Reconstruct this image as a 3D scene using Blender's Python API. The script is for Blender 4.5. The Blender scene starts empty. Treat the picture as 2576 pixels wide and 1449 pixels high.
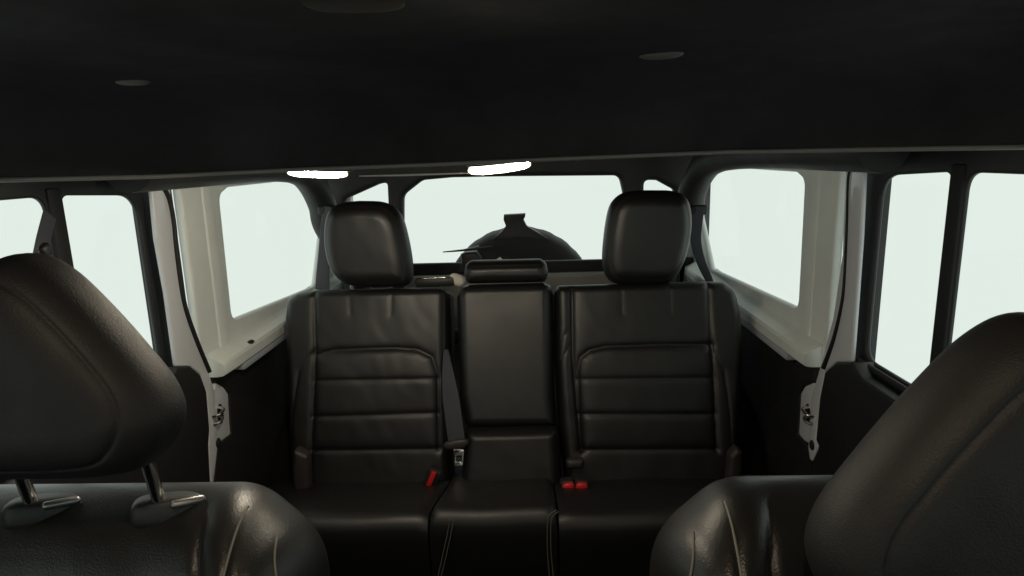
import bpy, bmesh, math, random
import numpy as np
from mathutils import Vector, Matrix, noise as mnoise
random.seed(4)
S = bpy.context.scene
COL = S.collection

# ------------------------------------------------------------------ camera
FPX, IW, IH = 1600.0, 2576.0, 1449.0            # focal length and picture size in reference pixels
TH, PS, RO = [math.radians(a) for a in (11.7, 1.9, 1.6)]   # pitch down, yaw left, roll
CAM = np.array([.055, 0, 1.30])
fw = np.array([-math.sin(PS)*math.cos(TH), math.cos(PS)*math.cos(TH), -math.sin(TH)])
_r0 = np.array([math.cos(PS), math.sin(PS), 0]); _u0 = np.cross(_r0, fw)
rt = math.cos(RO)*_r0 - math.sin(RO)*_u0; up = math.sin(RO)*_r0 + math.cos(RO)*_u0
cd = bpy.data.cameras.new('camera'); cam = bpy.data.objects.new('camera', cd); COL.objects.link(cam)
cd.sensor_width = 36; cd.lens = FPX/IW*36; cd.clip_start = .02; cd.clip_end = 200
cam.matrix_world = Matrix(((rt[0], up[0], -fw[0], CAM[0]), (rt[1], up[1], -fw[1], CAM[1]), (rt[2], up[2], -fw[2], CAM[2]), (0, 0, 0, 1)))
S.camera = cam
# ------------------------------------------------------------------ light outside the windows, exposure
W = bpy.data.worlds.new('World'); S.world = W; W.use_nodes = True
bg = W.node_tree.nodes['Background']; bg.inputs[0].default_value = (.795, .895, .820, 1); bg.inputs[1].default_value = 1.0
S.view_settings.view_transform = 'Standard'; S.view_settings.look = 'None'
S.view_settings.exposure = 0; S.view_settings.gamma = 1; S.view_settings.use_curve_mapping = False
for lx, ly in ((-.25, .30), (.18, .30)):          # unseen roof lamps added for warm highlights on the front seat shoulders
    ld = bpy.data.lights.new('added_roof_lamp', 'AREA'); ld.shape = 'DISK'; ld.size = .05; ld.energy = .62; ld.color = (1, .80, .56)
    lo = bpy.data.objects.new('added_roof_lamp', ld); COL.objects.link(lo); lo.location = (lx, ly, 1.408)
LAMP_A, LAMP_B = 480.0, 170.0                    # the two lit lamp lenses

# ------------------------------------------------------------------ pixel -> place
def ray(px, py): return fw + rt*(px-IW/2)/FPX - up*(py-IH/2)/FPX
def at(px, py, X=None, Y=None, Z=None):
    d = ray(px, py)
    k = (X-CAM[0])/d[0] if X is not None else (Y/d[1] if Y is not None else (Z-CAM[2])/d[2])
    return CAM + k*d
class Frame:
    def __init__(s, o, a, b):
        s.o = np.array(o, float); s.a = np.array(a, float); s.b = np.array(b, float); s.n = np.cross(s.a, s.b)
    def w(s, P): P = np.asarray(P, float); return s.o + P[:, 0:1]*s.a + P[:, 1:2]*s.b + P[:, 2:3]*s.n
    def px(s, x, y, t=0.):
        d = ray(x, y); o = s.o + t*s.n
        k = ((o-CAM) @ s.n)/(d @ s.n); p = CAM + k*d - s.o
        return (p @ s.a, p @ s.b)
    def pxs(s, L, t=0.): return [s.px(x, y, t) for x, y in L]

# ------------------------------------------------------------------ materials
def mat(name, col, rough=.5, metal=0, spec=.5, bump=None, var=0, coat=0, vscale=6):
    m = bpy.data.materials.new(name); m.use_nodes = True; nt = m.node_tree; b = nt.nodes['Principled BSDF']
    b.inputs['Base Color'].default_value = (*col, 1); b.inputs['Roughness'].default_value = rough
    b.inputs['Metallic'].default_value = metal; b.inputs['Specular IOR Level'].default_value = spec
    b.inputs['Coat Weight'].default_value = coat
    tc = nt.nodes.new('ShaderNodeTexCoord')
    if var:
        n = nt.nodes.new('ShaderNodeTexNoise'); n.inputs['Scale'].default_value = vscale; n.inputs['Detail'].default_value = 6; n.inputs['Roughness'].default_value = .65
        nt.links.new(tc.outputs['Object'], n.inputs['Vector'])
        mr = nt.nodes.new('ShaderNodeMapRange'); mr.inputs[1].default_value = .3; mr.inputs[2].default_value = .7
        mr.inputs[3].default_value = 1-var; mr.inputs[4].default_value = 1+var
        nt.links.new(n.outputs[0], mr.inputs[0])
        mx = nt.nodes.new('ShaderNodeVectorMath'); mx.operation = 'SCALE'; mx.inputs[0].default_value = col
        nt.links.new(mr.outputs[0], mx.inputs['Scale']); nt.links.new(mx.outputs[0], b.inputs['Base Color'])
        mr2 = nt.nodes.new('ShaderNodeMapRange'); mr2.inputs[1].default_value = .3; mr2.inputs[2].default_value = .7
        mr2.inputs[3].default_value = min(1, rough*(1+var*.6)); mr2.inputs[4].default_value = rough*(1-var*.6)
        nt.links.new(n.outputs[0], mr2.inputs[0]); nt.links.new(mr2.outputs[0], b.inputs['Roughness'])
    if bump:
        kind, sc, st, dist = bump
        bp = nt.nodes.new('ShaderNodeBump'); bp.inputs['Strength'].default_value = st; bp.inputs['Distance'].default_value = dist
        if kind == 'leather':
            v = nt.nodes.new('ShaderNodeTexVoronoi'); v.inputs['Scale'].default_value = sc; v.feature = 'SMOOTH_F1'
            v2 = nt.nodes.new('ShaderNodeTexNoise'); v2.inputs['Scale'].default_value = sc*.12; v2.inputs['Detail'].default_value = 4
            nt.links.new(tc.outputs['Object'], v.inputs['Vector']); nt.links.new(tc.outputs['Object'], v2.inputs['Vector'])
            ad = nt.nodes.new('ShaderNodeMath'); ad.operation = 'MULTIPLY_ADD'; ad.inputs[1].default_value = .8
            nt.links.new(v2.outputs[0], ad.inputs[0]); nt.links.new(v.outputs['Distance'], ad.inputs[2])
            nt.links.new(ad.outputs[0], bp.inputs['Height'])
        elif kind == 'weave':
            w = nt.nodes.new('ShaderNodeTexWave'); w.inputs['Scale'].default_value = sc
            nt.links.new(tc.outputs['Object'], w.inputs['Vector']); nt.links.new(w.outputs[0], bp.inputs['Height'])
        else:
            v = nt.nodes.new('ShaderNodeTexNoise'); v.inputs['Scale'].default_value = sc; v.inputs['Detail'].default_value = 3
            nt.links.new(tc.outputs['Object'], v.inputs['Vector']); nt.links.new(v.outputs[0], bp.inputs['Height'])
        nt.links.new(bp.outputs[0], b.inputs['Normal'])
    return m
M = {}
M['leather'] = mat('black_leather', (.0085, .0083, .0080), .47, bump=('leather', 420, .25, .0006), var=.25, spec=.62)
M['leather_front'] = mat('grained_leather', (.013, .0125, .012), .38, bump=('leather', 560, .40, .0006), var=.2, spec=.5)
M['leather_matte'] = mat('matte_leather', (.0125, .0122, .0125), .58, bump=('leather', 560, .45, .0006), var=.2, spec=.35)
M['thread'] = mat('grey_thread', (.17, .155, .13), .5)  # stitch colour, paled to carry highlights along the front seat seams
M['liner'] = mat('headliner_cloth', (.009, .0085, .0095), .95, bump=('noise', 900, .4, .001), var=.25, spec=0.02)
M['barcloth'] = mat('bar_cloth', (.032, .031, .032), .9, bump=('noise', 900, .4, .001), var=.25, spec=.1)
M['plastic'] = mat('black_plastic', (.016, .016, .017), .5, bump=('noise', 700, .35, .0006), var=.2)
M['softpad'] = mat('bar_padding', (.018, .018, .018), .6, bump=('noise', 500, .4, .001), var=.2)
M['edging'] = mat('edging', (.20, .19, .18), .35)  # pale tone puts the highlight of the bar's lip into the colour
M['rubber'] = mat('rubber', (.012, .012, .012), .65)
M['carpet'] = mat('carpet', (.012, .012, .013), .95, bump=('noise', 600, .8, .003), var=.3, spec=.1)
M['shell'] = mat('hardtop_inside', (.80, .835, .805), .55, bump=('noise', 260, .25, .0008), var=.06, spec=.4)
M['paint'] = mat('body_paint', (.68, .69, .72), .28, coat=.5, var=.03)
M['paintgrey'] = mat('body_rail_paint', (.42, .45, .50), .35, coat=.3)
M['tailgate'] = mat('tailgate_panel', (.30, .29, .26), .5, bump=('noise', 300, .2, .001), var=.08)
M['chrome'] = mat('chrome', (.75, .73, .70), .18, metal=1)
M['steel'] = mat('steel', (.30, .30, .30), .38, metal=1)
M['red'] = mat('red_plastic', (.62, .020, .022), .38)
M['web'] = mat('belt_webbing', (.050, .053, .065), .55, bump=('weave', 500, .5, .0006))
M['greyplastic'] = mat('grey_plastic', (.040, .034, .033), .5, bump=('noise', 400, .3, .0005), var=.2)
M['tyre'] = mat('tyre_rubber', (.018, .018, .018), .75, bump=('noise', 300, .3, .001))
M['mark'] = mat('pale_matte', (.62, .60, .54), .8)
M['clip'] = mat('clip_plastic', (.12, .105, .10), .6)
M['latch'] = mat('latch_plastic', (.016, .014, .008), .8, spec=.2)
def glass_mat():
    m = bpy.data.materials.new('window_glass'); m.use_nodes = True; nt = m.node_tree; nt.nodes.remove(nt.nodes['Principled BSDF'])
    t = nt.nodes.new('ShaderNodeBsdfTransparent'); t.inputs[0].default_value = (.982, .982, .982, 1)
    g = nt.nodes.new('ShaderNodeBsdfGlossy'); g.inputs['Roughness'].default_value = .02
    lw = nt.nodes.new('ShaderNodeLayerWeight'); lw.inputs[0].default_value = .5
    pw = nt.nodes.new('ShaderNodeMath'); pw.operation = 'POWER'; pw.inputs[1].default_value = 5; nt.links.new(lw.outputs['Facing'], pw.inputs[0])
    fr = nt.nodes.new('ShaderNodeMath'); fr.operation = 'MULTIPLY_ADD'; fr.inputs[1].default_value = .07; fr.inputs[2].default_value = .006; nt.links.new(pw.outputs[0], fr.inputs[0])
    mx = nt.nodes.new('ShaderNodeMixShader'); o = nt.nodes['Material Output']
    nt.links.new(fr.outputs[0], mx.inputs[0]); nt.links.new(t.outputs[0], mx.inputs[1]); nt.links.new(g.outputs[0], mx.inputs[2]); nt.links.new(mx.outputs[0], o.inputs[0])
    return m
M['glass'] = glass_mat()
def emit_mat(name, col, st):
    m = bpy.data.materials.new(name); m.use_nodes = True; b = m.node_tree.nodes['Principled BSDF']
    b.inputs['Base Color'].default_value = (.8, .8, .8, 1); b.inputs['Emission Color'].default_value = (*col, 1); b.inputs['Emission Strength'].default_value = st
    return m
M['rim'] = emit_mat('lamp_rim', (1, .72, .48), 1.1)
M['lens_a'] = emit_mat('lit_lamp_lens', (1, .88, .68), LAMP_A); M['lens_b'] = emit_mat('lit_lamp_lens_large', (1, .88, .68), LAMP_B)

# ------------------------------------------------------------------ objects
def thing(name, label, cat, loc, group=None):
    o = bpy.data.objects.new(name, None); COL.objects.link(o); o.location = loc; o.empty_display_size = .05
    o['label'] = label; o['category'] = cat
    if group: o['group'] = group
    return o
def obj(name, me, m, parent=None, label=None, smooth=True):
    """me is in world metres; the part's origin goes to its thing's base"""
    root = parent
    while root is not None and root.parent is not None: root = root.parent
    if root is not None: me.transform(Matrix.Translation(-Vector(root.location)))
    me.materials.clear(); me.materials.append(M[m])
    if smooth: me.shade_smooth()
    o = bpy.data.objects.new(name, me); COL.objects.link(o)
    if parent is not None: o.parent = parent
    if label: o['label'] = label
    return o
def mark(o, label, cat, group=None):
    o['label'] = label; o['category'] = cat
    if group: o['group'] = group
    return o
def struct(o): o['kind'] = 'structure'; return o
def from_bm(bm, sharp=None):
    me = bpy.data.meshes.new('m'); bmesh.ops.recalc_face_normals(bm, faces=bm.faces)
    if sharp is not None:
        for e in bm.edges:
            if len(e.link_faces) == 2 and e.calc_face_angle(0) > sharp: e.smooth = False
    bm.to_mesh(me); bm.free(); return me
def box(c, d, bev=0., rot=None, seg=2):
    bm = bmesh.new(); bmesh.ops.create_cube(bm, size=1)
    bmesh.ops.scale(bm, vec=d, verts=bm.verts)
    if bev: bmesh.ops.bevel(bm, geom=list(bm.edges), offset=bev, segments=seg, affect='EDGES', profile=.5)
    if rot: bmesh.ops.rotate(bm, matrix=rot, verts=bm.verts, cent=(0, 0, 0))
    bmesh.ops.translate(bm, vec=c, verts=bm.verts); return from_bm(bm, .6)
def ellipsoid(c, d, rot=None, seg=24, power=None):
    bm = bmesh.new(); bmesh.ops.create_uvsphere(bm, u_segments=seg, v_segments=seg//2, radius=.5)
    if power:
        for v in bm.verts:
            for i in range(3): v.co[i] = math.copysign((abs(v.co[i])*2)**power*.5, v.co[i])
    bmesh.ops.scale(bm, vec=d, verts=bm.verts)
    if rot: bmesh.ops.rotate(bm, matrix=rot, verts=bm.verts, cent=(0, 0, 0))
    bmesh.ops.translate(bm, vec=c, verts=bm.verts); return from_bm(bm)
def catmull(P, n=8, closed=False):
    P = [np.array(p, float) for p in P]; N = len(P); out = []
    for i in range(N if closed else N-1):
        a, b, c, d = (P[(i-1) % N], P[i], P[(i+1) % N], P[(i+2) % N]) if closed else (P[max(i-1, 0)], P[i], P[i+1], P[min(i+2, N-1)])
        for k in range(n):
            t = k/n; out.append(.5*(2*b+(c-a)*t+(2*a-5*b+4*c-d)*t*t+(3*b-a-3*c+d)*t**3))
    if not closed: out.append(P[-1])
    return out
def rnd(P, r, n=6):
    """round the corners of a closed 2-D polygon; r is a number or one per corner"""
    P = [np.array(p, float) for p in P]; N = len(P); out = []
    for i in range(N):
        ri = r[i] if hasattr(r, '__len__') else r
        a, b, c = P[i-1], P[i], P[(i+1) % N]; u, v = a-b, c-b; lu, lv = np.linalg.norm(u), np.linalg.norm(v); u /= lu; v /= lv
        ang = math.acos(max(-1, min(1, u @ v)))
        if ri <= 0 or ang > 3.05: out.append(b); continue
        dd = min(ri/math.tan(ang/2), lu*.48, lv*.48)
        p0, p1 = b+u*dd, b+v*dd
        for k in range(n+1):
            t = k/n; out.append((1-t)**2*p0+2*t*(1-t)*b+t*t*p1)
    return out
def sheet(outer, holes, thick, bev, fr):
    """a plate with holes: 2-D outlines in the frame's a,b plane, centred on the plane, rounded edges"""
    cu = bpy.data.curves.new('c', 'CURVE'); cu.dimensions = '2D'; cu.fill_mode = 'BOTH'
    cu.extrude = max(thick/2-bev, 0); cu.bevel_depth = bev; cu.bevel_resolution = 2; cu.offset = -bev
    for poly in [outer]+list(holes):
        sp = cu.splines.new('POLY'); sp.points.add(len(poly)-1)
        for p, q in zip(sp.points, poly): p.co = (q[0], q[1], 0, 1)
        sp.use_cyclic_u = True
    o = bpy.data.objects.new('c', cu); COL.objects.link(o)
    dg = bpy.context.evaluated_depsgraph_get(); me = bpy.data.meshes.new_from_object(o.evaluated_get(dg))
    bpy.data.objects.remove(o); bpy.data.curves.remove(cu)
    me.transform(Matrix(((fr.a[0], fr.b[0], fr.n[0], fr.o[0]), (fr.a[1], fr.b[1], fr.n[1], fr.o[1]), (fr.a[2], fr.b[2], fr.n[2], fr.o[2]), (0, 0, 0, 1))))
    bm = bmesh.new(); bm.from_mesh(me); bpy.data.meshes.remove(me)
    bmesh.ops.remove_doubles(bm, verts=bm.verts, dist=1e-5)
    return from_bm(bm, .7)
def tube(path, rad, n=12, flat=None):
    """swept round bar; rad a number or list; flat=(w,h,upvector) gives a strap"""
    P = [np.array(p, float) for p in path]; N = len(P); bm = bmesh.new(); rings = []
    T = [P[min(i+1, N-1)]-P[max(i-1, 0)] for i in range(N)]; T = [t/np.linalg.norm(t) for t in T]
    ref = np.array([0, 0, 1.]) if abs(T[0][2]) < .9 else np.array([1., 0, 0])
    if flat is not None: ref = np.array(flat, float)
    s = np.cross(T[0], ref); s /= np.linalg.norm(s)
    for i in range(N):
        s = s-T[i]*(s @ T[i]); s /= np.linalg.norm(s); u = np.cross(s, T[i])
        r = rad[i] if hasattr(rad, '__len__') and not isinstance(rad, tuple) else rad
        rx, ry = r if isinstance(r, tuple) else (r, r)
        ring = []
        for k in range(n):
            a = 2*math.pi*k/n; c, d = math.cos(a), math.sin(a)
            if isinstance(r, tuple): c = math.copysign(abs(c)**.5, c); d = math.copysign(abs(d)**.5, d)
            ring.append(bm.verts.new(P[i]+s*rx*c+u*ry*d))
        rings.append(ring)
    for i in range(N-1):
        for k in range(n): bm.faces.new((rings[i][k], rings[i][(k+1) % n], rings[i+1][(k+1) % n], rings[i+1][k]))
    bm.faces.new(rings[0]); bm.faces.new(rings[-1]); return from_bm(bm, 1.0)
def segdist(P, L, closed=False):
    L = np.asarray(L, float); A = L if closed else L[:-1]; B = np.roll(L, -1, 0) if closed else L[1:]
    D = np.full(len(P), 9.)
    for a, b in zip(A, B):
        ab = b-a; q = max(ab @ ab, 1e-12); t = np.clip(((P-a) @ ab)/q, 0, 1)
        D = np.minimum(D, np.hypot(*(P-a-t[:, None]*ab).T))
    return D
def inside(P, L):
    L = np.asarray(L, float); r = np.zeros(len(P), bool)
    for a, b in zip(L, np.roll(L, -1, 0)):
        c = ((a[1] > P[:, 1]) != (b[1] > P[:, 1]))
        with np.errstate(divide='ignore', invalid='ignore'): xx = (b[0]-a[0])*(P[:, 1]-a[1])/(b[1]-a[1])+a[0]
        r ^= c & (P[:, 0] < xx)
    return r
def pad(poly, fr, T, r, Tb=.03, back='flat', grooves=(), bump=None, nx=110, ns=130, p=2.2, raised=(), wrinkle=0):
    """an upholstered cushion: outline in the frame, domed front with seams pressed in"""
    poly = np.asarray(poly, float); s0, s1 = poly[:, 1].min(), poly[:, 1].max()
    def cosp(n):
        t = np.linspace(0, 1, n); return .45*t+.55*(.5-.5*np.cos(np.pi*t))
    ss = s0+1e-5+(s1-s0-2e-5)*cosp(ns); tx = cosp(nx); G = np.zeros((ns, nx, 2))
    for j, s in enumerate(ss):
        xs = []
        for a, b in zip(poly, np.roll(poly, -1, 0)):
            if (a[1] > s) != (b[1] > s): xs.append(a[0]+(b[0]-a[0])*(s-a[1])/(b[1]-a[1]))
        G[j, :, 0] = min(xs)+(max(xs)-min(xs))*tx; G[j, :, 1] = s
    P = G.reshape(-1, 2); d = segdist(P, poly, True)
    border = np.zeros((ns, nx), bool); border[0] = border[-1] = True; border[:, 0] = border[:, -1] = True
    d[border.ravel()] = 0
    q = np.clip(d/r, 0, 1); prof = (1-(1-q)**p)**(1/p); h = T*prof
    for L, g, w in grooves: h = h-g*np.exp(-segdist(P, L)/w)*np.clip(q*1.6, 0, 1)
    for L, g, w in raised:
        h = h+g*np.where(inside(P, L), 1-np.exp(-(segdist(P, L, True)/w)), 0)
    if bump is not None: h = h+bump(P[:, 0], P[:, 1])*prof
    if wrinkle:
        z0 = float(poly[:, 0].mean()*7)
        nz = np.array([mnoise.noise((a*13, b*11, z0))+.45*mnoise.noise((a*34+b*9, b*21, z0+5)) for a, b in P])
        h = h+prof*wrinkle*1.7*nz
    V = np.column_stack([P, h]); idx = np.arange(ns*nx).reshape(ns, nx)
    F = np.stack([idx[:-1, :-1], idx[:-1, 1:], idx[1:, 1:], idx[1:, :-1]], -1).reshape(-1, 4).tolist()
    if back == 'round':
        V = np.vstack([V, np.column_stack([P, -Tb*prof])]); o = ns*nx
        F += [[a+o, d_+o, c+o, b+o] for a, b, c, d_ in F]
    else:
        loop = list(idx[0, :])+list(idx[1:, -1])+list(idx[-1, -2::-1])+list(idx[-2:0:-1, 0]); o = len(V)
        V = np.vstack([V, np.column_stack([P[loop], np.full(len(loop), -Tb)])]); n = len(loop)
        F += [[loop[(i+1) % n], loop[i], o+i, o+(i+1) % n] for i in range(n)]; F.append(list(range(o+n-1, o-1, -1)))
    me = bpy.data.meshes.new('p'); me.from_pydata(fr.w(V).tolist(), [], F)
    bm = bmesh.new(); bm.from_mesh(me); bpy.data.meshes.remove(me); bmesh.ops.remove_doubles(bm, verts=bm.verts, dist=2e-5)
    me = from_bm(bm); me['surface'] = 1
    pad.last = (poly, T, r, p, grooves, bump)
    return me
def extrude_x(prof, x0, x1, nx=40, dz=None):
    """profile in (Y, Z) swept along X, dz(x, i) lifts points"""
    xs = np.linspace(x0, x1, nx); n = len(prof); bm = bmesh.new(); R = []
    for x in xs: R.append([bm.verts.new((x, y, z+(dz(x, i) if dz else 0))) for i, (y, z) in enumerate(prof)])
    for a, b in zip(R[:-1], R[1:]):
        for i in range(n): bm.faces.new((a[i], a[(i+1) % n], b[(i+1) % n], b[i]))
    bm.faces.new(R[0]); bm.faces.new(R[-1]); return from_bm(bm, .9)
RY = lambda a: Matrix.Rotation(math.radians(a), 3, 'Y')
RX = lambda a: Matrix.Rotation(math.radians(a), 3, 'X')
RZ = lambda a: Matrix.Rotation(math.radians(a), 3, 'Z')
SIDE = lambda x: Frame((x, 0, 0), (0, 1, 0), (0, 0, 1))       # (Y, Z) plate facing X
REAR = lambda y: Frame((0, y, 0), (1, 0, 0), (0, 0, 1))       # (X, Z) plate facing -Y

# ================================================================== cabin shell
struct(obj('ceiling', box((0, 1.0, 1.445), (1.60, 3.4, .05)), 'liner'))
struct(obj('floor', box((0, 1.0, -.03), (1.60, 3.4, .06)), 'carpet'))
for sg, nm in ((-1, 'wall_left'), (1, 'wall_right')):
    # dark outer body side with the window band left open
    outer = [(-.72, 0), (2.66, 0), (2.66, 1.42), (-.35, 1.42), (-.72, .95)]
    h1 = rnd([(-.50, .90), (.36, .90), (.36, 1.27), (-.25, 1.27)], .05)
    h2 = rnd([(.55, .80), (1.33, .80), (1.33, 1.275), (.55, 1.275)], .03)
    h3 = rnd([(1.44, .84), (2.645, .84), (2.645, 1.32), (1.44, 1.32)], .03)
    struct(obj(nm, sheet(outer, [h1, h2, h3], .03, .003, SIDE(sg*.775)), 'plastic'))
struct(obj('wall_front', box((0, -.66, .49), (1.52, .10, .98), .03), 'plastic'))

# sound bar across the roof
pb = [(.20, 1.4195), (.45, 1.4185), (.62, 1.4165), (.74, 1.412), (.84, 1.4035), (.92, 1.388), (.966, 1.366), (.990, 1.340), (.999, 1.315), (1.002, 1.300), (1.006, 1.2925), (1.013, 1.290), (1.030, 1.2905),
      (1.20, 1.295), (1.25, 1.31), (1.26, 1.34), (1.26, 1.4195)]
def lip(x, i):
    w = np.interp(x, [-.78, -.52, -.32, -.1, .06, .36, .78], [-.004, -.009, -.005, -.003, 0, .004, -.001])
    return float(w) if 5 < i < 14 else 0
def bow(x):                                     # the bar's ends sweep forward to meet the sides
    t = min(1, max(0, (abs(x)-.40)/.34)); return -.17*t*t*(3-2*t)
def bowed(me, y0=.60):
    for v in me.vertices: v.co.y += bow(v.co.x)*min(1, max(0, (v.co.y-y0)/.35))
    return me
sb = thing('sound_bar', 'black padded bar running across the roof above the seats', 'sound bar', (0, 1.05, 1.30))
obj('padding', bowed(extrude_x(pb, -.758, .758, 100, lip)), 'barcloth', sb)
obj('trim_strip', bowed(tube([(x, 1.0035, 1.2935+lip(x, 8)) for x in np.linspace(-.757, .757, 100)], .0035, 10)), 'edging', sb, 'thin edging along the lower edge of the bar, paled for its highlight')

# lit lamps under the bar
def dome_lamp(x0, x1, zc, h, tilt, label, lens):
    xc = (x0+x1)/2; L = x1-x0
    t = thing('dome_lamp', label, 'lamp', (xc, 1.005, zc), 'lit lamps on the sound bar')
    obj('lens', ellipsoid((xc, 1.045, zc), (L, .014, h), RY(tilt), 28, .75), lens, t)
    ring = [Vector((xc, 1.044, zc))+RY(tilt) @ Vector((math.copysign(abs(math.cos(a))**.75, math.cos(a))*L*.5, 0, math.copysign(abs(math.sin(a))**.75, math.sin(a))*h*.47)) for a in np.linspace(0, 2*math.pi, 60)]
    obj('diffuser_rim', tube([tuple(q) for q in ring], .0015, 8), 'rim', t)
    obj('bezel', ellipsoid((xc+.003, 1.046, zc+h*.66), (L*1.14, .050, h*.95), RY(tilt), 28, .62), 'plastic', t)
a, b = at(722, 432, Y=1.04), at(872, 441, Y=1.04)
dome_lamp(a[0], b[0], (a[2]+b[2])/2, .0125, 3.2, 'lit dome lamp under the roof bar, on the left above the side window', 'lens_a')
a, b = at(1178, 430, Y=1.04), at(1334, 413, Y=1.04)
dome_lamp(a[0], b[0], (a[2]+b[2])/2, .0165, -5.0, 'larger lit dome lamp under the roof bar above the rear window', 'lens_b')

obj('lamp_sheen_strip', tube(catmull([at(903, 443, Y=1.03), at(1000, 441, Y=1.03), at(1100, 438, Y=1.03), at(1186, 436, Y=1.03)], 5), [.0006+.0011*math.sin(math.pi*i/15) for i in range(16)], 8), 'mark', sb, 'thin pale strip standing for the sheen between the two lamps')  # pale tube added to draw the sheen of a lit edge

# small clips and a latch handle on the headliner
def on_roof(px, py):                            # where a line of sight meets the roof lining
    d = ray(px, py); k = .2
    while k < 3:
        p = CAM+k*d
        if p[2] >= np.interp(p[1], [a for a, _ in pb[:9]], [b for _, b in pb[:9]]): return p
        k += .001
    return CAM+d
for px0, px1, py, tl, lb in ((288, 380, 205, 5, 'small brownish roof clip at the left of the headliner'), (1608, 1718, 138, -12, 'small grey roof clip to the right on the headliner')):
    p, q = on_roof(px0, py), on_roof(px1, py); c = (p+q)/2; ln = abs(q[0]-p[0])
    o = obj('roof_clip', ellipsoid((c[0], c[1], c[2]+.001), (ln, .022, .012), RZ(tl), 20, .8), 'clip'); mark(o, lb, 'clip', 'clips on the headliner')
p = on_roof(890, 6)
o = obj('roof_latch', ellipsoid((p[0], p[1], p[2]+.002), (.080, .06, .012), RZ(6), 20, .7), 'latch'); mark(o, 'brownish roof panel latch at the top of the picture', 'latch')

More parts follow.
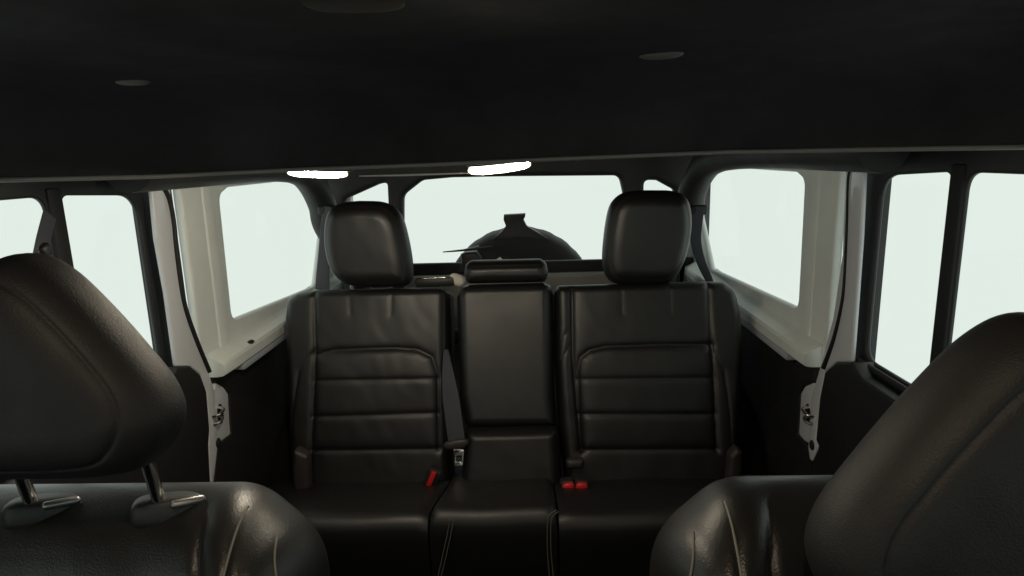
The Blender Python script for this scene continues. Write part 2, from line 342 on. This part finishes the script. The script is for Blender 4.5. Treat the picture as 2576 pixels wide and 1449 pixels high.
# ================================================================== both sides
for sg in (-1, 1):
    sd = 'left' if sg < 0 else 'right'
    # ---- hardtop side with the quarter window
    t = thing('quarter_window_panel', f'off-white hardtop side panel around the {sd} quarter window', 'side panel', (sg*.72, 1.95, .80), 'hardtop sides')
    fr = SIDE(sg*.713)
    win = [(1.535, .915), (2.165, .874), (2.29, 1.06), (2.36, 1.245), (1.60, 1.243), (1.545, 1.225)] if sg < 0 else [(1.535, .915), (2.30, .880), (2.48, 1.06), (2.50, 1.245), (1.60, 1.243), (1.545, 1.225)]
    win = rnd(win, [.03, .04, .05, .09, .04, .03], 8)
    obj('panel', sheet([(1.372, .835), (2.62, .835), (2.62, 1.418), (1.372, 1.418)], [win], .022, .009, fr), 'shell', t)
    obj('window_glass', sheet(rnd([(1.50, .85), (2.56, .85), (2.56, 1.28), (1.50, 1.28)], .04), [], .004, 0, SIDE(sg*.7265)), 'glass', t)
    # pressed rib in front of the window, and the ledge along the bottom
    rb = rnd([(1.452, .862), (1.508, .862), (1.504, 1.41), (1.456, 1.41)], .012)
    obj('rib', sheet(rb, [], .014, .0065, SIDE(sg*.7055)), 'shell', t)
    led = [(0, 0), (.018, -.012), (.040, -.022), (.044, -.030), (.044, -.052), (.030, -.056), (0, -.056)]
    bm = bmesh.new(); R = []
    for y in np.linspace(1.385, 2.60, 30): R.append([bm.verts.new((sg*(.706-u), y, .872+v)) for u, v in led])
    for r1, r2 in zip(R[:-1], R[1:]):
        for i in range(len(led)): bm.faces.new((r1[i], r1[(i+1) % len(led)], r2[(i+1) % len(led)], r2[i]))
    bm.faces.new(R[0]); bm.faces.new(R[-1]); bmesh.ops.bevel(bm, geom=[e for e in bm.edges if abs(e.verts[0].co.y-e.verts[1].co.y) > .01], offset=.003, segments=2, affect='EDGES')
    obj('ledge', from_bm(bm, .8), 'shell', t)
    bp = at(630, 863, X=-.672) if sg < 0 else at(1963, 848, X=.672)
    bo = obj('bolt', ellipsoid((sg*.672, bp[1], bp[2]), (.014, .030, .016), RY(sg*-25), 20, .8), 'rubber', t)
    obj('body_rail', box((sg*.690, 2.03, .806), (.05, 1.08, .018), .004), 'paintgrey', t, 'blue-grey painted rail under the hardtop edge')
    # ---- dark trim below
    q = thing('quarter_trim', f'black lower side trim beside the {sd} end of the rear seat', 'trim panel', (sg*.70, 1.98, 0), 'lower side trims')
    qpx = [(545, 962), (566, 975), (577, 992), (583, 1092), (562, 1108), (549, 1120), (538, 1216)] if sg < 0 else [(2045, 962), (2022, 972), (2011, 992), (2006, 1092), (2022, 1110), (2032, 1125), (2037, 1158)]
    qe = [tuple(at(x, y, X=sg*.690)[1:]) for x, y in qpx]; qe.append((qe[-1][0], .02))
    obj('panel', sheet(rnd(qe+[(2.60, .02), (2.60, .79), (1.50, .79), (1.48, .822), (qe[0][0]+.0, .815)][:], .006), [], .05, .006, SIDE(sg*.715)), 'plastic', q)
    obj('wheel_arch', ellipsoid((sg*.66, 2.02, .30), (.22, .85, .62), None, 28, .8), 'carpet', q)
    # ---- painted door pillar
    p = thing('door_pillar', f'white painted body pillar at the rear edge of the {sd} door', 'pillar', (sg*.735, 1.36, .5), 'white door pillars')
    if sg < 0:
        front = [(390, 470), (395, 600), (420, 740), (445, 922), (480, 922), (505, 942), (520, 985), (528, 1080), (525, 1118), (530, 1216)]
        rear = [(538, 1216), (549, 1120), (541, 985), (524, 930), (470, 780), (447, 640), (435, 540), (425, 470)]
    else:
        front = [(2165, 415), (2163, 600), (2150, 780), (2140, 911), (2103, 911), (2075, 935), (2062, 1000), (2052, 1110), (2060, 1122), (2043, 1160)]
        rear = [(2037, 1158), (2032, 1125), (2040, 1000), (2060, 930), (2095, 800), (2118, 640), (2122, 540), (2130, 415)]
    fr = SIDE(sg*.694)
    pl = [tuple(at(x, y, X=sg*.689)[1:]) for x, y in front+rear]
    pl[0] = (pl[0][0]-.005, 1.34); pl[-1] = (pl[-1][0]+.012, 1.34)
    obj('pillar', sheet(rnd(pl, .006, 3), [], .010, .004, fr), 'paint', p)
    fl = [(545, 962), (566, 975), (577, 992), (583, 1092), (562, 1108), (548, 1118), (535, 1090), (530, 1000)] if sg < 0 else [(2045, 962), (2022, 972), (2011, 992), (2006, 1092), (2022, 1110), (2040, 1118), (2055, 1090), (2058, 1000)]
    fp = [tuple(at(x, y, X=sg*.694)[1:]) for x, y in fl]
    obj('flange', sheet(rnd(fp, .008, 3), [], .012, .004, SIDE(sg*.7005)), 'paint', p)
    # latch striker and its pocket
    cx, cy = (556, 1045) if sg < 0 else (2030, 1045)
    c = at(cx, cy, X=sg*.6935)
    obj('latch_pocket', ellipsoid((sg*.6945, c[1], c[2]+.004), (.006, .030, .050), RX(0), 20), 'rubber', p)
    c = at(cx-(12 if sg < 0 else -8), cy+2, X=sg*.686)
    st = obj('striker', tube(catmull([(sg*.690, c[1]-.012, c[2]+.004), (sg*.676, c[1]-.006, c[2]+.006), (sg*.676, c[1]+.018, c[2]+.010), (sg*.696, c[1]+.026, c[2]+.012)], 5), .0035, 10), 'chrome', p)
    obj('striker_arm', tube(catmull([(sg*.690, c[1]-.010, c[2]-.016), (sg*.679, c[1]-.002, c[2]-.014), (sg*.679, c[1]+.014, c[2]-.010), (sg*.696, c[1]+.022, c[2]-.008)], 5), .0032, 10), 'steel', p)
    cx, cy = (550, 1114) if sg < 0 else (2042, 1120)
    c = at(cx, cy, X=sg*.6875)
    obj('hole_plug', ellipsoid((sg*.6885, c[1], c[2]), (.010, .022, .024), None, 20), 'rubber', p)
    # rubber seal between pillar and hardtop
    sl = [(405, 462), (425, 500), (437, 560), (445, 640), (463, 760), (492, 850), (527, 935)] if sg < 0 else [(2145, 412), (2133, 450), (2130, 560), (2125, 680), (2118, 760), (2098, 850), (2072, 925)]
    pts = [at(x, y, X=sg*.687) for x, y in sl]
    obj('seal', tube(catmull(pts, 6), [.0022+.0035*(i/36)**3 if sg > 0 else .0050 for i in range(37)], 10), 'rubber', p)
    # ---- rear door
    d = thing('rear_door', f'black rear door with split window on the {sd} side', 'door', (sg*.72, .93, .05), 'rear doors')
    w1 = rnd([(1.035, .885), (1.238, .885), (1.236, 1.245), (1.035, 1.257)], [.02, .035, .055, .02], 8)
    w0 = rnd([(.58, .885), (1.0, .885), (1.0, 1.257), (.58, 1.257)], [.03, .03, .03, .05], 8)
    dout = rnd([(.535, .862), (1.297, .862), (1.297, 1.31), (.535, 1.31)], [0, 0, .06, 0])
    obj('window_frame', sheet(dout, [w0, w1], .010, .004, SIDE(sg*.722)), 'plastic', d)
    gl = obj('window_glass', sheet([(.56, .87), (1.012, .87), (1.012, 1.27), (.56, 1.27)], [], .004, 0, SIDE(sg*.7235)), 'glass', d)
    obj('window_glass', sheet([(1.022, .87), (1.26, .87), (1.26, 1.27), (1.022, 1.27)], [], .004, 0, SIDE(sg*.7245)), 'glass', d)
    obj('divider_bar', box((sg*.719, 1.0175, 1.07), (.012, .032, .40), .004), 'rubber', d)
    fpx = front[3:] if sg < 0 else front[3:]
    de = [tuple(at(x, y, X=sg*.676)[1:]) for x, y in fpx]
    dp = [(.535, .05), (de[-1][0]-.03, .05), (de[-1][0], .35)]+de[::-1]+[(de[0][0]-.04, .868), (.535, .868)]
    obj('trim_panel', sheet(rnd(dp, .01, 4), [], .05, .006, SIDE(sg*.700)), 'plastic', d)
    obj('door_armrest', box((sg*.668, .93, .62), (.06, .40, .07), .02, RX(3), 3), 'leather', d)
    obj('belt_seal', tube([(sg*.708, y, .878) for y in np.linspace(.55, 1.27, 12)], .006, 8), 'rubber', d)
    # ---- roll bar: rail along the roof bending down to the tailgate corner
    r = thing('roll_bar', f'black padded roll bar running back and down on the {sd} side', 'roll bar', (sg*.66, 2.3, .35), 'padded roll bars')
    path = [(sg*.655, 1.12, 1.300), (sg*.655, 1.60, 1.298), (sg*.650, 1.84, 1.290), (sg*.645, 1.97, 1.268), (sg*.645, 2.06, 1.222), (sg*.645, 2.13, 1.155), (sg*.645, 2.165, 1.08), (sg*.640, 2.18, .95), (sg*.635, 2.20, .75), (sg*.63, 2.24, .50)]
    if sg > 0: path = [(x-.045*min(1, max(0, (y-1.7)/.4)), y+(.06*min(1, max(0, (y-1.6)/.4))), z) for x, y, z in path]
    path = [(x-sg*.075*min(1, max(0, (1.08-z)/.16)), y, z) for x, y, z in path]
    obj('bar', tube(catmull(path, 8), .046, 16), 'softpad', r)

# rear hoop tying the roll bars together in front of the rear window
YH = 2.36; fr = REAR(YH)
H = lambda L: [tuple(at(x, y, Y=YH)[[0, 2]]) for x, y in L]
outer = [(-.70, .55), (-.62, .55)]+H([(838, 690), (930, 690), (1000, 690)])+[(H([(1000, 690)])[0][0], .55)]
central = rnd(H([(1016, 760), (1017, 490), (1064, 453), (1140, 446), (1290, 443), (1556, 441), (1566, 485), (1566, 760)]), [.01, .04, .05, .05, 0, .03, .03, .01], 6)
tl = rnd(H([(872, 500), (872, 580), (976, 580), (977, 458), (955, 463)]), [.02, .02, .02, .015, .01], 5)
tr = rnd(H([(1618, 560), (1618, 452), (1650, 453), (1692, 476), (1700, 560)]), [.02, .025, .02, .012, .02], 5)
zb = min(p[1] for p in central)
cx0, cx1 = min(p[0] for p in central), max(p[0] for p in central)
arch = [(-.66, zb-.35), (-.565, zb-.35), (-.555, zb)]
o = thing('rear_hoop', 'black padded hoop framing the rear window behind the headrests', 'roll bar', (0, YH, .5))
out = [(-.67, .55), (-.44, .55), (-.44, zb+.0), (cx0, zb+.01)]
body = rnd([(-.59, .60), (.565, .60), (.58, 1.02), (.66, 1.14), (.70, 1.38), (-.70, 1.38), (-.69, 1.14), (-.61, 1.02)], [.02, .02, .08, .08, .03, .03, .08, .08])
low = rnd([(cx0, .64), (cx1, .64), (cx1, 1.245), (cx0, 1.245)], .05)
lowl = tl; lowr = tr
# legs + header as one padded frame: a plate with the big opening and two small ones
bigx0, bigx1 = cx0, cx1
cen = [p for p in central]
mn = min(p[1] for p in cen)
cen = [(p[0], p[1] if p[1] > mn+.02 else .66) for p in cen]
tl = [(p[0], p[1] if p[1] > 1.08 else .66+.0*p[0]) for p in tl]
tr = [(p[0], p[1] if p[1] > 1.08 else .66+.0*p[0]) for p in tr]
obj('hoop', sheet(body, [cen, tl, tr], .06, .02, fr), 'softpad', o)

# ================================================================== rear of the car
t = thing('rear_window', 'off-white hardtop rear frame holding the rear window glass', 'rear frame', (0, 2.57, .83))
obj('frame', sheet([(-.708, .84), (.708, .84), (.708, 1.418), (-.708, 1.418)], [rnd([(-.68, .872), (.68, .872), (.66, 1.30), (-.66, 1.30)], .05)], .05, .01, REAR(2.575)), 'shell', t)
obj('window_glass', sheet([(-.70, .85), (.70, .85), (.70, 1.35), (-.70, 1.35)], [], .004, 0, REAR(2.592)), 'glass', t)
obj('window_seal', sheet([(-.70, .822), (.70, .822), (.70, .884), (-.70, .884)], [], .03, .008, REAR(2.54)), 'rubber', t)
t = thing('tailgate', 'grey-white tailgate panel below the rear window, behind the seat', 'tailgate', (0, 2.5, 0))
obj('panel', sheet(rnd([(-.60, .05), (.60, .05), (.60, .838), (-.60, .838)], .02), [], .05, .012, REAR(2.52)), 'tailgate', t)
obj('corner_panel', sheet([(-.77, .0), (-.605, .0), (-.605, .838), (-.77, .838)], [], .05, .01, REAR(2.54)), 'shell', t)
obj('corner_panel', sheet([(.605, .0), (.77, .0), (.77, .838), (.605, .838)], [], .05, .01, REAR(2.54)), 'shell', t)

# spare wheel outside, with the brake light on its bracket
t = thing('spare_wheel', 'black spare tyre mounted outside the rear window', 'spare wheel', (-.005, 2.80, .60))
prof = [(.20, -.10), (.26, -.118), (.33, -.118), (.365, -.105), (.380, -.085), (.384, -.05), (.386, 0), (.384, .05), (.380, .085), (.365, .105), (.33, .118), (.26, .118), (.20, .10)]
prof = [(r*.89, y) for r, y in prof]
bm = bmesh.new(); R = []; n = 72
for k in range(n):
    a = 2*math.pi*k/n; tread = -.003 if k % 3 == 0 else 0
    R.append([bm.verts.new((-.005+math.cos(a)*(r+(tread if r > .33 else 0)), 2.83+y, .648+math.sin(a)*(r+(tread if r > .33 else 0)))) for r, y in prof])
for k in range(n):
    a, b = R[k], R[(k+1) % n]
    for i in range(len(prof)-1): bm.faces.new((a[i], a[i+1], b[i+1], b[i]))
obj('tyre', from_bm(bm, .9), 'tyre', t)
bm = bmesh.new(); bmesh.ops.create_cone(bm, cap_ends=True, segments=48, radius1=.215, radius2=.19, depth=.15)
bmesh.ops.rotate(bm, matrix=RX(90), verts=bm.verts, cent=(0, 0, 0)); bmesh.ops.translate(bm, vec=(-.005, 2.83, .648), verts=bm.verts)
obj('rim', from_bm(bm, .5), 'steel', t)
P = [at(x, y, Y=2.74)[[0, 2]] for x, y in [(1240, 600), (1262, 582), (1273, 568), (1267, 552), (1268, 540), (1322, 537), (1321, 545), (1317, 552), (1325, 568), (1350, 582), (1380, 600)]]
obj('brake_light', sheet([tuple(p) for p in P], [], .05, .004, REAR(2.745)), 'plastic', t, 'brake light housing on a short stalk above the tyre')

# rear wiper
t = thing('rear_wiper', 'thin rear wiper with its dark motor box low on the rear window', 'wiper', tuple(at(1185, 650, Y=2.60)))
P = [at(x, y, Y=2.545)[[0, 2]] for x, y in [(1140, 684), (1156, 672), (1163, 655), (1160, 638), (1172, 632), (1200, 630), (1212, 645), (1214, 690)]]
obj('motor_cover', sheet([tuple(p) for p in P], [], .05, .012, REAR(2.535)), 'plastic', t)
obj('blade', tube([at(x, y, Y=2.615) for x, y in [(1114, 634), (1150, 631), (1205, 626), (1240, 622)]], [.0022, .004, .006, .006], 8), 'rubber', t)
obj('arm', tube([at(x, y, Y=2.630) for x, y in [(1168, 628), (1205, 619)]], .003, 8), 'steel', t)

# ================================================================== rear seat
rc = math.radians(18)
SEAT = Frame((0, 1.57, .40), (1, 0, 0), (0, math.sin(rc), math.cos(rc)))
# frame normal a x b points to +? make it face the camera
if SEAT.n[1] > 0: raise SystemExit('seat frame flipped')
rs = thing('bench_seat', 'black leather rear bench seat with two headrests and folded centre armrest', 'bench seat', (0, 1.45, .12))
px = lambda L, t=.03: SEAT.pxs(L, t)
LG = [(px([(797, 722), (800, 880), (790, 1130), (786, 1240)]), .012, .006),
      (px([(1117, 722), (1117, 900), (1122, 1130)]), .006, .006),
      (px([(800, 893), (850, 881), (1000, 876), (1055, 880), (1090, 897), (1104, 940), (1106, 1130)]), .009, .006),
      (px([(800, 957), (1104, 952)]), .006, .005), (px([(795, 1046), (1104, 1037)]), .008, .005), (px([(790, 1130), (1110, 1125)]), .007, .005),
      (px([(885, 733), (887, 775), (888, 792)]), .004, .004), (px([(990, 733), (989, 775), (988, 792)]), .005, .004),
      (px([(800, 880), (760, 930), (742, 1040), (735, 1130)]), .006, .005)]
LG = [(a, g*.75, w) for a, g, w in LG]
LB = rnd(px([(716, 800), (722, 752), (746, 735), (800, 727), (1110, 720), (1130, 730), (1133, 1245), (733, 1245), (722, 1000)]), [.03, .03, .03, .02, .012, .02, .02, .03, .02], 5)
ins = px([(800, 893), (850, 881), (1000, 876), (1055, 880), (1090, 897), (1104, 940), (1106, 1130), (790, 1130)])
lb = obj('backrest', pad(LB, SEAT, .055, .030, .08, grooves=LG, raised=[(ins, .007, .016)], wrinkle=.0011, nx=130, ns=170), 'leather', rs, 'left section of the rear backrest, with a quilted insert')
RG = [(px([(1437, 708), (1440, 900), (1452, 1040), (1460, 1130)]), .018, .007),
      (px([(1776, 705), (1780, 800), (1790, 940), (1797, 1130)]), .012, .006),
      (px([(1462, 1130), (1452, 930), (1458, 900), (1480, 882), (1520, 873), (1650, 868), (1785, 868)]), .009, .006),
      (px([(1452, 954), (1785, 950)]), .006, .005), (px([(1455, 1040), (1790, 1040)]), .008, .005), (px([(1460, 1128), (1797, 1126)]), .007, .005),
      (px([(1560, 725), (1561, 790)]), .004, .004), (px([(1680, 722), (1682, 790)]), .005, .004),
      (px([(1780, 868), (1815, 930), (1830, 1040), (1836, 1130)]), .006, .005),
      (px([(1400, 870), (1430, 830)]), .004, .004), (px([(1402, 920), (1432, 870)]), .004, .004)]
RG = [(a, g*.75, w) for a, g, w in RG]
RB = rnd(px([(1394, 735), (1402, 716), (1430, 715), (1760, 706), (1822, 706), (1852, 728), (1866, 790), (1872, 900), (1850, 1245), (1424, 1245), (1406, 1060), (1397, 900)]), [.012, .012, .01, .02, .03, .03, .03, .03, .02, .02, .02, .02], 5)
insr = px([(1462, 1130), (1452, 930), (1458, 900), (1480, 882), (1520, 873), (1650, 868), (1785, 868), (1797, 1130)])
obj('backrest', pad(RB, SEAT, .055, .030, .08, grooves=RG, raised=[(insr, .007, .016)], wrinkle=.0011, nx=150, ns=170), 'leather', rs, 'right section of the rear backrest, with a quilted insert')
CB = rnd(px([(1148, 745), (1160, 718), (1180, 714), (1368, 709), (1385, 716), (1392, 735), (1396, 1000), (1402, 1062), (1396, 1078), (1182, 1080), (1168, 1064), (1156, 1000)]), [.02, .02, .01, .01, .02, .02, .03, .012, .02, .02, .012, .03], 5)
obj('armrest', pad(CB, SEAT, .066, .034, .05, wrinkle=.0004, nx=90, ns=150), 'leather', rs, 'folded centre armrest between the two backrest sections')
obj('lower_panel', pad(rnd(px([(1172, 1072), (1408, 1066), (1420, 1262), (1150, 1266)], .05), [.03, .03, .01, .01]), SEAT, .100, .035, .05, wrinkle=.001, nx=70, ns=70), 'leather', rs)
# headrests
def headrest_frame(Y, tilt=4): a = math.radians(tilt); return Frame((0, Y, .95), (1, 0, 0), (0, math.sin(a), math.cos(a)))
HF = headrest_frame(1.735)
hl = catmull(HF.pxs([(816, 560), (815, 620), (828, 672), (856, 708), (900, 722), (1000, 722), (1030, 712), (1035, 670), (1024, 600), (1005, 540), (970, 511), (920, 505), (870, 508), (832, 522)], .02), 5, True)
hr = catmull(HF.pxs([(1530, 535), (1520, 600), (1517, 660), (1528, 700), (1560, 716), (1660, 716), (1698, 700), (1725, 655), (1740, 590), (1741, 535), (1728, 497), (1695, 480), (1630, 478), (1575, 483), (1545, 503)], .02), 5, True)
for L, lb_ in ((hl, 'left headrest of the rear seat'), (hr, 'right headrest of the rear seat')):
    Lc = np.asarray(L); c = Lc.mean(0); seam = (c+(Lc-c)*.86).tolist(); seam.append(seam[0])
    h = obj('headrest', pad(L, HF, .06, .05, .06, back='round', grooves=[(seam, .004, .004)], nx=70, ns=80, wrinkle=.0008), 'leather', rs, lb_)
    for dx in (-.055, .055):
        obj('post', tube([HF.w([(c[0]+dx, -.06, -.01)])[0], HF.w([(c[0]+dx, .06, -.01)])[0]], .006, 10), 'steel', h)
ch = rnd(HF.pxs([(1166, 690), (1168, 668), (1182, 657), (1360, 653), (1374, 662), (1380, 688), (1374, 712), (1172, 716)], .03), [.02, .02, .015, .015, .02, .02, .02, .02], 5)
h = obj('headrest', pad(ch, HF, .055, .030, .05, back='round', grooves=[(HF.pxs([(1166, 672), (1374, 667)], .04), .003, .003)], nx=70, ns=40, wrinkle=.0008), 'leather', rs, 'low centre headrest of the rear seat')
# hinge bracket behind the left section
obj('latch_bracket', box(tuple(at(1095, 708, Y=1.80)), (.115, .035, .028), .008, RY(-1)), 'plastic', rs)
obj('latch_lever', tube([at(1062, 701, Y=1.78), at(1095, 699, Y=1.78), at(1120, 698, Y=1.78)], .0022, 8), 'chrome', rs)
obj('latch_cover', ellipsoid(tuple(at(1150, 704, Y=1.80)), (.050, .03, .034), RY(25), 16, .8), 'mark', rs, 'pale plastic hinge cover beside the centre headrest')
# cushion
cp = [(1.57, .455), (1.45, .490), (1.33, .530), (1.27, .549), (1.240, .555), (1.222, .552), (1.210, .542), (1.204, .528), (1.203, .50), (1.210, .40), (1.222, .30), (1.26, .28), (1.57, .28)]
def cush(x, i):
    if i > 9: return 0
    u = (x+.035)/.135
    return .013/(1+math.exp((abs(u)-1)*24)) + .002*math.sin(x*23)
sec = [(-.655, -.178), (-.1735, .0955), (.100, .655)]
for (x0, x1), lb_ in zip(sec, ('left rear seat cushion', 'raised middle of the rear cushion', 'right rear seat cushion')):
    me = extrude_x(cp, x0, x1, 40, lambda x, i: cush(x, i)-(.010*math.exp(-min(x-x0, x1-x)/.006) if i < 9 else 0))
    obj('cushion', me, 'leather', rs, lb_)
for L in ([(1131, 1308), (1126, 1340), (1113, 1400), (1102, 1449)], [(1141, 1308), (1135, 1340), (1122, 1400), (1110, 1449)], [(1400, 1283), (1386, 1292), (1378, 1310), (1377, 1380), (1382, 1449)], [(1405, 1287), (1392, 1297), (1386, 1315), (1386, 1380), (1392, 1449)]):
    P = [at(x, y, Y=1.201) for x, y in L]; P = catmull(P, 8)
    obj('stitching', tube(P, .0011, 6), 'thread', rs)
obj('seat_base', box((0, 1.40, .14), (1.24, .34, .28), .02), 'plastic', rs)

# belts, buckles and covers
t = thing('seat_belt', 'centre seat belt with chrome tongue hanging beside the folded armrest', 'seat belt', tuple(at(1140, 1130, Y=1.60)), 'rear seat belts')
P = []; 
for x, y, tt in [(1122, 880, .045), (1126, 930, .066), (1134, 1000, .076), (1142, 1060, .082), (1149, 1112, .085)]:
    q = SEAT.px(x, y, tt); P.append(SEAT.w([(q[0], q[1], tt)])[0])
obj('webbing', tube(catmull(P, 6), [(.006+.016*min(1, i/12), .0012) for i in range(25)], 12, flat=tuple(SEAT.n)), 'web', t)
q = SEAT.px(1148, 1117, .088)
obj('tongue_cover', ellipsoid(tuple(SEAT.w([(q[0], q[1], .088)])[0]), (.068, .022, .026), RY(-10), 20, .8), 'greyplastic', t)
def tongue(x, y, tt):
    q = SEAT.px(x, y, tt); return SEAT.w([(q[0], q[1], tt)])[0]
fr2 = Frame(tongue(1154, 1150, .090), SEAT.a, SEAT.b)
obj('tongue', sheet(rnd([(-.015, .020), (-.012, -.022), (.011, -.022), (.015, .020)], .004), [rnd([(-.006, -.012), (.006, -.012), (.006, .004), (-.006, .004)], .002)], .004, .0012, fr2), 'chrome', t)
for L, w0, lb_ in (([(1757, 520), (1752, 560), (1751, 610), (1764, 660), (1782, 700), (1790, 720)], .020, 'grey-blue seat belt strap hanging beside the right rear headrest'),
                   ([(822, 520), (818, 580), (815, 640), (812, 690), (811, 730)], .024, 'dark seat belt strap hanging beside the left rear headrest')):
    YB = 1.95
    t = thing('seat_belt', lb_, 'seat belt', tuple(at(*L[-1], Y=YB)), 'rear seat belts')
    P = catmull([at(x, y, Y=YB) for x, y in L], 6); n = len(P)
    wd = [(w0*(1-.55*i/n) if w0 < .022 else w0*(.6+.5*i/n), .0012) for i in range(n)]
    obj('webbing', tube(P, wd, 12, flat=(0.25, 1, 0)), 'web', t)
    c = at(L[0][0], L[0][1]+8, Y=YB+.01)
    obj('belt_guide', box(tuple(c), (.055, .02, .03), .008, None, 3), 'plastic', t)
def buckle(c, rot, kind, label):
    t = thing('belt_buckle', label, 'buckle', tuple(c), 'seat belt buckles on the rear seat')
    c = np.array(c)
    obj('housing', box(tuple(c+np.array([0, .012, -.006])), (.036, .030, .062), .008, rot, 3), 'rubber', t)
    if kind == 'slot': obj('release_button', box(tuple(c+np.array([0, -.007, .002])), (.013, .008, .046), .003, rot), 'red', t)
    else: obj('release_button', ellipsoid(tuple(c+np.array([0, -.006, .012])), (.031, .018, .025), rot, 20, .8), 'red', t)
buckle(at(1086, 1204, Y=1.49), RY(24), 'slot', 'tilted buckle with a long red button below the left backrest')
buckle(at(1430, 1233, Y=1.46), RY(-8), 'round', 'buckle with red button, the left one of the close pair')
buckle(at(1463, 1233, Y=1.46), RY(4), 'round', 'buckle with red button, the right one of the close pair')
o = obj('belt_holder', box(tuple(at(1446, 1164, Y=1.535)), (.045, .03, .026), .010, None, 3), 'greyplastic'); mark(o, 'small grey holder above the pair of red buckles', 'holder')
for L, lb_ in (([(736, 1132), (772, 1150), (775, 1190), (777, 1256), (738, 1256), (734, 1190)], 'brownish hinge cover at the lower left corner of the rear seat'),
               ([(1838, 1150), (1856, 1130), (1871, 1140), (1868, 1200), (1860, 1240), (1830, 1240)], 'rounded grey hinge cover at the lower right corner of the rear seat')):
    P = rnd([tuple(at(x, y, Y=1.47)[[0, 2]]) for x, y in L], .008, 4)
    o = obj('hinge_cover', sheet(P, [], .04, .010, REAR(1.49)), 'greyplastic'); mark(o, lb_, 'cover', 'hinge covers of the rear seat')
P = [tuple(at(x, y, Y=1.86)[[0, 2]]) for x, y in [(1236, 662), (1258, 646), (1272, 662)]]
o = obj('gap_patch', sheet(P, [], .003, .0005, REAR(1.86)), 'mark'); mark(o, 'tiny white tag standing for the bright gap behind the centre headrest', 'mark')  # white triangle put in where brightness shows through a gap

# ================================================================== front seats
def front_seat(sx, label, hY, hz, htilt, hs=1.0):
    cxs = sx*.418
    t = thing('bucket_seat', label, 'car seat', (cxs, .50, .25), 'front seats')
    a = math.radians(20)
    fr = Frame((cxs, .640-.55*math.sin(a), .945-.55*math.cos(a)), (1, 0, 0), (0, math.sin(a), math.cos(a)))
    out = rnd([(-.228, .10), (.228, .10), (.254, .36), (.240, .500), (.165, .558), (-.165, .558), (-.240, .500), (-.254, .36)], [.04, .04, .08, .09, .08, .08, .09, .08], 8)
    bol = lambda x, s: .050*np.exp(-((np.abs(x)-.205)/.055)**2)-.012*np.exp(-(x/.15)**4)*np.clip((s-.3)/.2, 0, 1)
    G = []
    for k in (-1, 1):
        G += [([(k*.105, .56), (k*.132, .54), (k*.146, .49), (k*.152, .42), (k*.150, .1)], .013, .009),
              ([(k*.172, .556), (k*.180, .50), (k*.185, .42), (k*.182, .1)], .006, .004),
              ([(k*.198, .545), (k*.222, .47), (k*.233, .40), (k*.224, .1)], .006, .004)]
    T, r, p = .095, .105, 2.0
    obj('backrest', pad(out, fr, T, r, .055, back='round', grooves=G, bump=bol, nx=190, ns=190, p=p, wrinkle=.0010), 'leather_front', t)
    # stitched piping following the seams, coloured pale for their highlights
    def surf(L):
        Q = np.array(catmull(L, 10)); d = segdist(Q, out, True); q = np.clip(d/r, 0, 1); pr = (1-(1-q)**p)**(1/p)
        h = T*pr+bol(Q[:, 0], Q[:, 1])*pr
        for gl, g, w in G: h = h-g*np.exp(-segdist(Q, gl)/w)*np.clip(q*1.6, 0, 1)*.55
        k = (d > .006) & inside(Q, out)
        return fr.w(np.column_stack([Q, h+.0002])[k])
    for k in (-1, 1):
        obj('piping', tube(surf([(k*.172, .552), (k*.176, .525), (k*.180, .49), (k*.185, .42), (k*.183, .25)]), .0013, 8), 'thread', t)
        obj('piping', tube(surf([(k*.199, .540), (k*.213, .50), (k*.224, .46), (k*.233, .40), (k*.228, .25)]), .0013, 8), 'thread', t)
    # headrest
    ht = math.radians(htilt)
    hf = Frame((cxs+sx*(.012 if sx < 0 else .036), hY, hz), (1, 0, 0), (0, math.sin(ht), math.cos(ht)))
    half = [(.088, .004), (.120, .022), (.135, .054), (.128, .086), (.103, .123), (.067, .168), (.031, .205)]
    ol = catmull([(x*hs, y*hs) for x, y in [(0, 0)]+half+[(0, .219)]+[(-x, y) for x, y in half[::-1]]], 7, True)
    A = np.array(ol); c = np.array([0, .10*hs]); sm = (c+(A-c)*.80).tolist(); sm.append(sm[0])
    hd = obj('headrest', pad(ol, hf, .060, .058, .050, back='round', grooves=[(sm, .0055, .0024)], nx=150, ns=150, p=2.3, wrinkle=.0010), 'leather_matte', t)
    for dx in ((-.054, .081) if sx < 0 else (-.02, .09)):
        top = hf.w([(dx+(.016 if sx < 0 else 0), .03, 0.0)])[0]; bot = np.array([cxs+dx, .600, .900])
        obj('post', tube([bot, bot*.5+top*.5, top], .0065, 14), 'chrome', hd)
        g = obj('post_guide', ellipsoid((cxs+dx+.004, .600, .946), (.070, .046, .030), RX(-16) @ RZ(26), 28, .5), 'plastic', t)
        obj('guide_button', box((cxs+dx+.030, .592, .958), (.009, .034, .009), .004, RX(-14) @ RZ(-42), 3), 'steel', g)
    return t
front_seat(-1, 'black leather front seat on the left with raised headrest on two posts', .570, 1.004, 6)
front_seat(1, 'black leather front seat on the right, its big headrest close to the camera', .480, .893, 6, 1.25)

# belt guide on the left door opening behind the front seat
c = at(108, 618, X=-.68)
t = thing('front_belt_guide', 'grey seat belt guide above the left front headrest', 'belt guide', tuple(c))
obj('bracket', box((c[0], c[1], c[2]-.008), (.016, .022, .022), .006, RX(20), 3), 'plastic', t)
obj('strap', tube(catmull([at(125, 540, X=-.69), at(112, 590, X=-.685), at(104, 625, X=-.68), at(90, 700, X=-.67)], 6), (.014, .0015), 12, flat=(1, 0, 0)), 'web', t)
